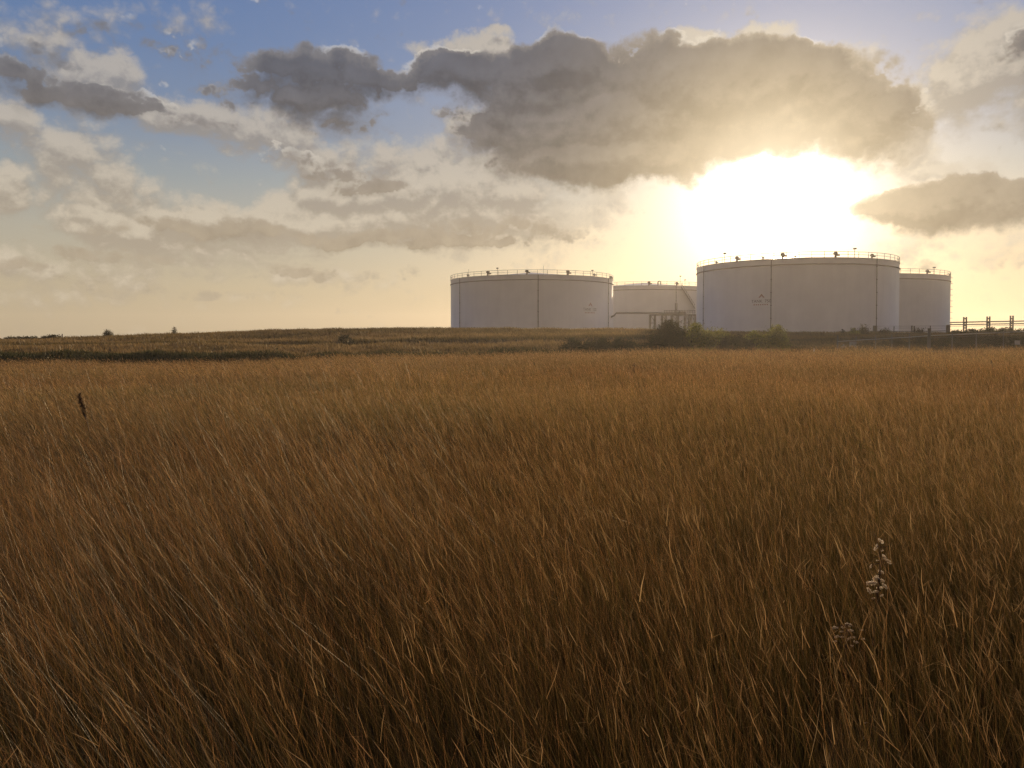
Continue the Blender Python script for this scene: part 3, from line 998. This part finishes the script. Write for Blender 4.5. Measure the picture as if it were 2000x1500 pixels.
# ------------------------------------------------------------------ small things
def pump_unit():
    D = 68.0
    c = P(1652, 684, D)
    root = empty('pump_unit', (c.x, c.y, c.z - 0.35), 'grey pump unit with a round casing behind the near fence end post', 'pump')
    m = MB(); m.lathe([(0.001, 0), (0.26, 0), (0.30, 0.1), (0.30, 0.45), (0.2, 0.62), (0.06, 0.66), (0.06, 0.8), (0.001, 0.8)], (c.x - 0.2, c.y, c.z - 0.3), 16)
    m.build('casing', M['valve'], root, True)
    m = MB()
    a = P(1658, 685, D); b = P(1680, 679, D)
    m.tube([a, a.lerp(b, .5) + Vector((0, 0, .03)), b], 0.2, 10); m.build('pipe', M['valve'], root, True)
    m = MB(); q = P(1669, 671, D); m.box((q.x, q.y + .3, q.z - .2), (0.5, 0.3, 0.75)); m.build('control_box', M['valve'], root)
    m = MB(); m.box((c.x + 0.35, c.y, c.z - 0.42), (2.2, 0.8, 0.16)); m.build('base', M['darksteel'], root)


pump_unit()


def marker(px, top, bot, D, r, mat, label, kind='marker_post'):
    p = P(px, top, D)
    g = Z(p.x, p.y)
    m = MB(); m.tube([(p.x, p.y, min(g, P(px, bot, D).z)), (p.x, p.y, p.z - r * 0.6)], r, 8)
    m.lathe([(r, 0), (r * 0.7, r * 0.4), (0.001, r * 0.6)], (p.x, p.y, p.z - r * 0.6), 8)
    o = m.build(kind, mat)
    tag(o, label, 'post')


marker(1590, 680, 689, 57, 0.045, M['signw'], 'short white marker post at the field edge before the bank')
marker(121.5, 652, 658, 112, 0.075, M['darksteel'], 'thin dark post on the skyline beside the broad low bush')


def fluff(parts, c, d, L, r, n):
    """a tuft of fine hairs around an axis"""
    c = np.array(c); d = np.array(d, float); d /= np.linalg.norm(d)
    t = rng.uniform(-0.5, 0.5, n)
    base = c + np.outer(t, d) * L
    out = rng.normal(0, 1, (n, 3)); out /= np.linalg.norm(out, axis=1)[:, None]
    out = out + d * 0.7 * t[:, None]
    rr = r * np.sqrt(np.clip(1 - (2 * t) ** 2 * 0.8, 0.1, 1)) * rng.uniform(0.6, 1.2, n)
    tip = base + out * rr[:, None]
    side = np.cross(out, rng.normal(0, 1, (n, 3))); side /= np.linalg.norm(side, axis=1)[:, None]
    w = 0.0011
    V = np.stack([base - side * w, base + side * w, tip + side * w * .5, tip - side * w * .5], 1).reshape(-1, 3)
    Fc = (np.array([[0, 1, 2], [0, 2, 3]])[None] + (np.arange(n) * 4)[:, None, None]).reshape(-1, 3)
    C = np.ones((n, 4, 4), np.float32); C[:, :2, 0] = 0.2; C[:, 2:, 0] = 1; C[:, :, 1] = rng.random(n)[:, None]; C[:, :, 2] = (0.5 + 0.5 * rng.random(n))[:, None]
    parts.append((V, Fc, C.reshape(-1, 4), 0))


def seed_stalk(D, path, tufts, label, rad=0.0065, tl=0.028, tr=0.0085, mat='fluff'):
    """path: list of (px,py) of the stem from foot to tip; tufts: list of (px,py,scale,angle)"""
    pts = [P(px, py, D) for px, py in path]
    p0 = pts[0]; g = Z(p0.x, p0.y)
    if pts[0].z > g: pts = [Vector((p0.x, p0.y, g - .02))] + pts
    root = empty('seed_stalk', (p0.x, p0.y, g), label, 'dried wildflower', None)
    m = MB(); m.tube(pts, rad, 6, rad * 0.4)
    parts = []
    for px, py, s, ang in tufts:
        q = P(px, py, D) + Vector((0, rnd.uniform(-.02, .02), 0))
        # nearest lower point on the stem
        best = min(pts[1:], key=lambda w: (w - q).length + (0 if w.z < q.z + .02 else 1))
        m.tube([best, best.lerp(q, .6) + Vector((0, 0, .004)), q], rad * 0.3, 4)
        a = R(ang)
        fluff(parts, q, (math.cos(a), 0.2, math.sin(a)), tl * s, tr * s, int(220 * s) + 50)
    m.build('stem', M['stem'], root)
    tri_object('seed_tufts', parts, [M[mat]], root)
    # small dark withered leaves
    lv = MB()
    n = 10
    for k in range(n):
        t = 0.25 + 0.7 * k / n
        i = min(int(t * (len(pts) - 1)), len(pts) - 2)
        a = pts[i].lerp(pts[i + 1], t * (len(pts) - 1) - i)
        s = rnd.choice((-1, 1)); e = a + Vector((s * rnd.uniform(.012, .03), rnd.uniform(-.02, .02), rnd.uniform(-.03, .01))) * (rad / 0.004)
        w = Vector((0, 0, 0.004))
        lv.add([a - w, a + w, e], [(0, 1, 2)])
    lv.build('leaves', M['stem'], root)


seed_stalk(3.45, [(1692, 1440), (1697, 1360), (1703, 1290), (1708, 1230), (1712, 1180), (1716, 1140), (1720, 1100), (1718, 1070), (1708, 1043)],
           [(1719, 1056, .9, -40), (1715, 1071, .9, 60), (1724, 1077, .5, 10), (1731, 1090, .8, -50), (1738, 1098, 1.0, -35), (1713, 1094, .4, 0), (1701, 1106, .5, 70), (1723, 1118, .9, -30),
            (1707, 1127, .9, 5), (1714, 1126, .8, 0), (1722, 1134, .9, -20), (1704, 1140, 1.4, 5), (1727, 1144, 1.0, -40), (1719, 1149, .9, 0), (1700, 1155, 1.0, -50), (1710, 1155, .8, 0), (1724, 1164, .5, 30), (1709, 1171, .5, 0)],
           'tall dark stalk with creamy tufts, the taller of two in the near grass')
seed_stalk(3.35, [(1650, 1460), (1651, 1400), (1652, 1330), (1652, 1270), (1653, 1240), (1655, 1220)],
           [(1629, 1224, 0.81, 0), (1659, 1221, 0.94, -20), (1678, 1227, 0.47, 0), (1663, 1234, 0.81, 0), (1634, 1243, 0.68, 10), (1645, 1244, 0.54, 0), (1665, 1245, 0.68, 0), (1684, 1247, 0.54, 0), (1669, 1252, 0.68, -20), (1632, 1254, 0.54, 0), (1656, 1250, 0.68, 40), (1661, 1258, 0.41, 0), (1642, 1232, 0.47, 0), (1650, 1228, 0.54, 0)],
           'shorter dark branching stalk with small tufts beside the tall one')
seed_stalk(3.1, [(1690, 1480), (1691, 1450), (1693, 1420)], [(1694, 1414, .4, 0), (1692, 1445, .45, 60), (1697, 1462, .4, 0), (1681, 1463, .3, 0)],
           'lowest broken stalk with a few pale buds near the bottom edge')
seed_stalk(9.6, [(193, 905), (185, 880), (176, 850), (168, 820), (163, 800), (158, 780), (155, 770)],
           [(155 + i * 0.62, 771 + i * 2.4, .9, 70 + rnd.uniform(-50, 50)) for i in range(18)] + [(161 + i * 0.9, 790 + i * 4, .7, rnd.uniform(0, 180)) for i in range(6)],
           'single dark spike of seeds rising above the grass at left', rad=0.012, tl=0.05, tr=0.022, mat='seed')
seed_stalk(26, [(1240, 738), (1239, 725), (1238, 712)], [(1238, 712, 1, 60), (1239, 716, 1, 90), (1237.5, 720, 1, 80)], 'small pale tipped seed stalk in the middle distance', rad=0.02, tl=.09, tr=.04, mat='seed')
seed_stalk(24, [(1942, 745), (1939, 725), (1936, 704)], [(1936, 706, .8, 60), (1938, 714, .8, 90), (1939, 722, .8, 80)], 'thin dark seed stalk standing in the grass at the right edge', rad=0.025, tl=.09, tr=.03, mat='seed')
seed_stalk(30, [(1044, 726), (1043, 716), (1043, 707)], [(1043, 709, .7, 60), (1043, 714, .7, 90)], 'thin dark seed stalk in the grass below the left tank', rad=0.022, tl=.08, tr=.03, mat='seed')

# ------------------------------------------------------------------ sun
SUN_AZ, SUN_EL = azel(1508, 378)
sd = bpy.data.lights.new('sun', 'SUN')
sd.energy = 5.0
sd.angle = R(0.8)
sd.color = (1.0, 0.76, 0.49)
so = bpy.data.objects.new('sun', sd)
col.objects.link(so)
a, e = R(SUN_AZ), R(SUN_EL)
sun_dir = Vector((math.sin(a) * math.cos(e), math.cos(a) * math.cos(e), math.sin(e)))
so.rotation_euler = (-sun_dir).to_track_quat('-Z', 'Y').to_euler()
so.location = (0, 0, 60)

# ------------------------------------------------------------------ sky
world = bpy.data.worlds.new('World')
scene.world = world
world.use_nodes = True
nt = world.node_tree
nt.nodes.clear()


class S:
    """tiny expression helper over shader sockets of node tree T"""
    T = nt

    def __init__(s, sock): s.s = sock

    @staticmethod
    def put(inp, v):
        if isinstance(v, S): S.T.links.new(v.s, inp)
        else: inp.default_value = v

    @staticmethod
    def m(op, a, b=None, c=None, clamp=False):
        n = S.T.nodes.new('ShaderNodeMath'); n.operation = op; n.use_clamp = clamp
        S.put(n.inputs[0], a)
        if b is not None: S.put(n.inputs[1], b)
        if c is not None: S.put(n.inputs[2], c)
        return S(n.outputs[0])

    def __add__(s, o): return S.m('ADD', s, o)
    def __radd__(s, o): return S.m('ADD', o, s)
    def __sub__(s, o): return S.m('SUBTRACT', s, o)
    def __rsub__(s, o): return S.m('SUBTRACT', o, s)
    def __mul__(s, o): return S.m('MULTIPLY', s, o)
    __rmul__ = __mul__


def smooth(x, a, b):
    n = S.T.nodes.new('ShaderNodeMapRange'); n.interpolation_type = 'SMOOTHSTEP'
    S.put(n.inputs['Value'], x); S.put(n.inputs['From Min'], a); S.put(n.inputs['From Max'], b)
    return S(n.outputs[0])


def vec(x, y, z=0.0):
    n = S.T.nodes.new('ShaderNodeCombineXYZ')
    S.put(n.inputs[0], x); S.put(n.inputs[1], y); S.put(n.inputs[2], z)
    return S(n.outputs[0])


def vmath(op, a, b=None, scale=None):
    n = S.T.nodes.new('ShaderNodeVectorMath'); n.operation = op
    S.put(n.inputs[0], a)
    if b is not None: S.put(n.inputs[1], b)
    if scale is not None: S.put(n.inputs['Scale'], scale)
    return n


def noise(v, scale, detail, rough=0.5, dist=0.0, color=False):
    n = S.T.nodes.new('ShaderNodeTexNoise'); n.noise_dimensions = '2D'
    S.put(n.inputs['Vector'], v); n.inputs['Scale'].default_value = scale; n.inputs['Detail'].default_value = detail
    n.inputs['Roughness'].default_value = rough; n.inputs['Distortion'].default_value = dist
    return S(n.outputs['Color' if color else 'Fac'])


def mixc(f, a, b, mode='MIX'):
    n = S.T.nodes.new('ShaderNodeMix'); n.data_type = 'RGBA'; n.blend_type = mode
    S.put(n.inputs['Factor'], f)
    for i, v in ((6, a), (7, b)):
        if isinstance(v, S): S.T.links.new(v.s, n.inputs[i])
        else: n.inputs[i].default_value = tuple(v) + (1,)
    return S(n.outputs[2])


def ramp(x, stops):
    n = S.T.nodes.new('ShaderNodeValToRGB')
    S.put(n.inputs['Fac'], x)
    e = n.color_ramp.elements
    e[0].position = stops[0][0]; e[0].color = tuple(stops[0][1]) + (1,)
    e[1].position = stops[-1][0]; e[1].color = tuple(stops[-1][1]) + (1,)
    for p, c in stops[1:-1]:
        q = e.new(p); q.color = tuple(c) + (1,)
    return S(n.outputs[0])


def scalec(c, k):
    n = vmath('SCALE', c, scale=k)
    return S(n.outputs[0])


def addc(a, b): return S(vmath('ADD', a, b).outputs[0])


# cloud blobs: centre, half size, amount
PALE = [
    (900, 330, 150, 80, .8), (1000, 390, 260, 70, .8), (860, 400, 130, 70, .7), (930, 225, 45, 38, .9), (850, 300, 45, 45, .5),
    (935, 85, 62, 34, 1.3), (850, 105, 45, 26, .9), (1235, 128, 70, 30, 1.2), (1360, 84, 70, 28, 1.2), (1500, 82, 75, 30, 1.2), (1640, 140, 75, 50, .9),
    (1760, 235, 70, 75, 1.2), (1790, 300, 60, 60, .8),
    (195, 155, 95, 50, 1.2), (95, 105, 75, 50, .55), (30, 215, 60, 45, .7), (60, 40, 190, 45, .55), (300, 30, 190, 35, .35),
    (120, 272, 170, 55, .85), (330, 225, 110, 40, .6), (455, 245, 160, 45, .95), (560, 290, 120, 38, .7), (640, 185, 34, 24, .9),
    (150, 360, 165, 60, .75), (-10, 375, 50, 50, .9), (250, 350, 60, 40, .4),
    (720, 335, 150, 62, .85), (640, 355, 80, 40, .5), (700, 395, 150, 40, .5),
    (400, 425, 200, 42, .95), (600, 420, 110, 60, .95), (470, 460, 380, 36, .8), (190, 445, 110, 34, .75), (730, 450, 120, 40, .6), (930, 445, 250, 38, .6),
    (330, 495, 200, 26, .5), (150, 530, 280, 32, .5), (560, 530, 170, 30, .4), (0, 505, 140, 30, .3),
    (1940, 90, 120, 75, 1.1), (1880, 150, 100, 60, .9), (1950, 200, 120, 70, .6), (2080, 120, 110, 130, .8), (1870, 340, 150, 26, .6),
    (1800, 500, 230, 34, .4), (1750, 470, 100, 50, .4), (1765, 225, 60, 55, .9),
    (60, 580, 200, 22, .4), (420, 585, 260, 20, .35), (700, 560, 160, 22, .35), (1020, 500, 200, 26, .4), (250, 560, 120, 18, .4),
]
DARK = [
    (1290, 215, 320, 130, 1.5), (1540, 205, 210, 100, 1.3), (1440, 140, 180, 60, 1.0), (1060, 265, 210, 80, 1.1), (1150, 330, 130, 45, .7), (1720, 265, 110, 75, 1.1),
    (990, 145, 190, 55, 1.3), (1110, 110, 75, 45, 1.2), (1200, 330, 230, 45, .8), (870, 130, 60, 40, .5), (780, 170, 90, 30, .6),
    (620, 145, 140, 62, 1.1), (500, 195, 120, 42, .6), (640, 225, 95, 55, .9), (600, 320, 110, 26, .45),
    (190, 200, 140, 32, .9), (10, 170, 90, 60, .65), (60, 120, 90, 45, .35), (330, 105, 240, 65, .24), (250, 60, 200, 40, .16),
    (330, 245, 160, 26, .4), (700, 352, 90, 24, .55), (780, 370, 110, 20, .3),
    (420, 440, 150, 22, .35), (560, 462, 420, 24, .45), (980, 455, 180, 26, .5), (800, 475, 200, 20, .35), (120, 530, 220, 24, .4), (560, 525, 90, 18, .35),
    (1890, 398, 210, 48, 1.5), (1770, 400, 100, 30, .9), (1850, 362, 90, 22, .5),
    (60, 560, 160, 16, .35), (330, 575, 200, 14, .3), (640, 545, 150, 16, .35), (230, 500, 160, 18, .4),
    (2015, 85, 80, 55, .5), (1990, 125, 50, 60, .3), (2100, 120, 90, 110, .7), (1800, 520, 150, 22, .25),
]


def blob_params(L):
    out = []
    for px, py, rx, ry, am in L:
        A, E = azel(px, py)
        A2, _ = azel(px + rx, py); A3, _ = azel(px - rx, py)
        _, E2 = azel(px, py - ry); _, E3 = azel(px, py + ry)
        k = 1.22
        out.append((A, E, k * (A2 - A3) / 2, k * (E2 - E3) / 2, am))
    return out


def make_density(name, L, big, fine, puff, off):
    g = bpy.data.node_groups.new(name, 'ShaderNodeTree')
    g.interface.new_socket('Vector', in_out='INPUT', socket_type='NodeSocketVector')
    g.interface.new_socket('Value', in_out='OUTPUT', socket_type='NodeSocketFloat')
    gi = g.nodes.new('NodeGroupInput'); go = g.nodes.new('NodeGroupOutput')
    S.T = g
    v = S(gi.outputs[0])
    vo = addc(v, (off, off * 0.7, 0))
    w1 = noise(vo, 0.15, 2, .5, color=True)
    w1 = S(vmath('SUBTRACT', w1, (0.5, 0.5, 0.5)).outputs[0])
    w2 = noise(vo, 0.62, 4, .6, color=True)
    w2 = S(vmath('SUBTRACT', w2, (0.5, 0.5, 0.5)).outputs[0])
    p = addc(v, addc(scalec(w1, big), scalec(w2, fine)))
    tot = None
    for A, E, ra, re, am in blob_params(L):
        n = vmath('MULTIPLY_ADD', p)
        n.inputs[1].default_value = (1 / ra, 1 / re, 0); n.inputs[2].default_value = (-A / ra, -E / re, 0)
        d = vmath('DOT_PRODUCT', S(n.outputs[0]), S(n.outputs[0]))
        q = S.m('SUBTRACT', 1.0, S(d.outputs['Value']))
        q = S.m('MAXIMUM', q, 0.0)
        tot = S.m('MULTIPLY', q, am) if tot is None else S.m('MULTIPLY_ADD', q, am, tot)
    # billows
    sq = S(vmath('MULTIPLY', vo, (1.0, 1.25, 1.0)).outputs[0])
    b1 = S.m('ABSOLUTE', noise(sq, 0.42, 1, .5) - 0.5)
    b2 = S.m('ABSOLUTE', noise(sq, 1.05, 2, .55) - 0.5)
    n1 = noise(sq, 0.25, 8, .6)
    tot = tot + (b1 - 0.10) * (puff * 1.6) + (b2 - 0.09) * (puff * 0.9) + (n1 - 0.5) * (puff * 1.1) - 0.06
    S.put(go.inputs[0], tot)
    S.T = nt
    return g


tc = nt.nodes.new('ShaderNodeTexCoord')
dirn = S(vmath('NORMALIZE', S(tc.outputs['Generated'])).outputs[0])
sx = nt.nodes.new('ShaderNodeSeparateXYZ'); nt.links.new(dirn.s, sx.inputs[0])
X_, Y_, Z_ = (S(sx.outputs[i]) for i in range(3))
DEG = 57.29578
az = S.m('ARCTAN2', X_, Y_) * DEG
el = S.m('ARCSINE', Z_) * DEG
dot = S(vmath('DOT_PRODUCT', dirn, tuple(sun_dir)).outputs['Value'])
th = S.m('ARCCOSINE', S.m('MINIMUM', dot, 0.99999)) * DEG      # angle from the sun

dA = make_density('pale_cloud_density', PALE, 2.6, 1.1, 0.85, 3.0)
dB = make_density('dark_cloud_density', DARK, 2.2, 0.9, 0.62, 11.0)


def density(g, v):
    n = nt.nodes.new('ShaderNodeGroup'); n.node_tree = g
    S.put(n.inputs[0], v)
    return S(n.outputs[0])


pv = vec(az, el)
A0 = density(dA, pv); A1 = density(dA, vec(az, el + 0.8))
B0 = density(dB, pv); B1 = density(dB, vec(az, el + 0.7))
fade = smooth(el, -1.0, 5.0)
g1 = S.m('EXPONENT', S.m('MULTIPLY', S.m('POWER', th * (1 / 4.75), 2.0), -1.0))
g2 = S.m('EXPONENT', S.m('MULTIPLY', S.m('POWER', th * (1 / 9.5), 2.0), -1.0))
g3 = S.m('EXPONENT', th * (-1 / 16.0))
# clear sky
e01 = S.m('MULTIPLY', el, 1 / 90.0, clamp=True)
sky = ramp(e01, [(0.0, (.50, .40, .26)), (0.04, (.51, .42, .285)), (0.08, (.44, .40, .32)), (0.12, (.29, .325, .345)), (0.16, (.175, .24, .36)), (0.21, (.115, .20, .385)), (0.26, (.088, .175, .385)), (0.45, (.07, .13, .34)), (1.0, (.06, .11, .28))])
nish = nt.nodes.new('ShaderNodeTexSky')
nish.sky_type = 'NISHITA'; nish.sun_disc = False
nish.sun_elevation = R(SUN_EL); nish.sun_rotation = R(SUN_AZ)
nish.air_density = 1.0; nish.dust_density = 2.0; nish.altitude = 0
nsk = scalec(S(nish.outputs[0]), 0.010)
sky = addc(scalec(sky, 0.88), nsk)
low = 1.0 - smooth(el, 5.0, 19.0)
sky = addc(sky, scalec(vec(0.22, 0.185, 0.15), g3))
warm = S.m('MAXIMUM', low * 0.8, g3 * 1.15, clamp=True)
# pale clouds: lit tops, dimmer undersides
aA = smooth(A0, 0.02, 0.90) * (0.30 + 0.70 * fade) * 0.92
relA = smooth(A0 - A1, -0.32, 0.55)
shA = mixc(warm, (.235, .235, .25), (.46, .375, .265))
hiA = mixc(warm, (.43, .40, .375), (.66, .56, .41))
cA = mixc(relA, shA, hiA)
cA = addc(cA, scalec(vec(.20, .17, .12), g2))
# dark clouds: crisp tops, soft bottoms, warm towards the sun
topB = smooth(B0 - B1, -0.10, 0.22)
aB = S.m('MULTIPLY', smooth(B0, 0.04, S.m('MULTIPLY_ADD', topB, -0.62, 1.10)), 0.35 + 0.65 * fade)
mot = noise(pv, 0.5, 5, .55)
dk = mixc(S.m('EXPONENT', S.m('MULTIPLY', S.m('POWER', th * (1 / 12.5), 2.0), -1.0)), (.100, .106, .132), (.30, .24, .165))
dk = mixc(low * 0.9, dk, (.40, .325, .225))
relB = smooth(B0 - B1, -0.35, 0.40)
dk = scalec(dk, S.m('MULTIPLY_ADD', mot, 0.55, 0.54) + relB * 0.32)
edge = 1.0 - smooth(B0, 0.20, 0.85)
dk = mixc(edge * 0.55, dk, mixc(warm, (.26, .26, .28), (.50, .40, .27)))
dk = addc(dk, scalec(vec(.46, .35, .195), S.m('EXPONENT', S.m('MULTIPLY', S.m('POWER', th * (1 / 8.2), 2.0), -1.0))))
rimm = smooth(noise(pv, 0.19, 2, .5), 0.42, 0.58)
rim = smooth(B0 - B1, 0.08, 0.30) * (1.0 - smooth(B0, 0.16, 0.46)) * rimm * smooth(el, 8.0, 13.0)
dk = mixc(rim, dk, mixc(warm, (.74, .70, .64), (.90, .80, .64)))
full = mixc(aA, sky, cA)
full = mixc(aB, full, dk)
thickB = smooth(B0, 0.15, 0.9)
gl = S.m('MULTIPLY_ADD', aB * thickB, -0.80, 1.0)
full = addc(full, scalec(vec(1.75, 1.58, 1.30), g1 * gl))
full = addc(full, scalec(vec(.27, .215, .135), g2 * gl))
# the rest of the sky, away from the sun, is dimmer
back = smooth(Y_, -0.5, 0.75)
full = mixc(back, (.21, .173, .158), full)
bg = nt.nodes.new('ShaderNodeBackground')
nt.links.new(full.s, bg.inputs['Color'])
bg.inputs['Strength'].default_value = 1.0
wo = nt.nodes.new('ShaderNodeOutputWorld')
nt.links.new(bg.outputs[0], wo.inputs['Surface'])
world.cycles.sampling_method = 'MANUAL'
world.cycles.sample_map_resolution = 512

# ------------------------------------------------------------------ haze
if HAZE > 0:
    m, hnt, out = new_mat('haze')
    pvn = hnt.nodes.new('ShaderNodeVolumePrincipled')
    pvn.inputs['Color'].default_value = (1.0, 0.93, 0.84, 1)
    pvn.inputs['Density'].default_value = HAZE
    pvn.inputs['Anisotropy'].default_value = 0.6
    hnt.links.new(pvn.outputs[0], out.inputs['Volume'])
    hb = MB(); hb.box((0, 0, 11.0), (1500, 1500, 30.0))
    o = hb.build('haze', m)
    tag(o, 'pale warm haze over the field', 'haze', kind='stuff')

# ------------------------------------------------------------------ render settings
scene.view_settings.view_transform = 'Standard'
scene.view_settings.look = 'None'
scene.view_settings.exposure = 0
scene.view_settings.gamma = 1
scene.view_settings.use_curve_mapping = False
scene.render.engine = 'CYCLES'
c = scene.cycles
c.max_bounces = 6; c.diffuse_bounces = 3; c.glossy_bounces = 2; c.transmission_bounces = 3; c.transparent_max_bounces = 8; c.volume_bounces = 0
c.use_denoising = True
c.denoising_prefilter = 'NONE'
c.sample_clamp_indirect = 4.0
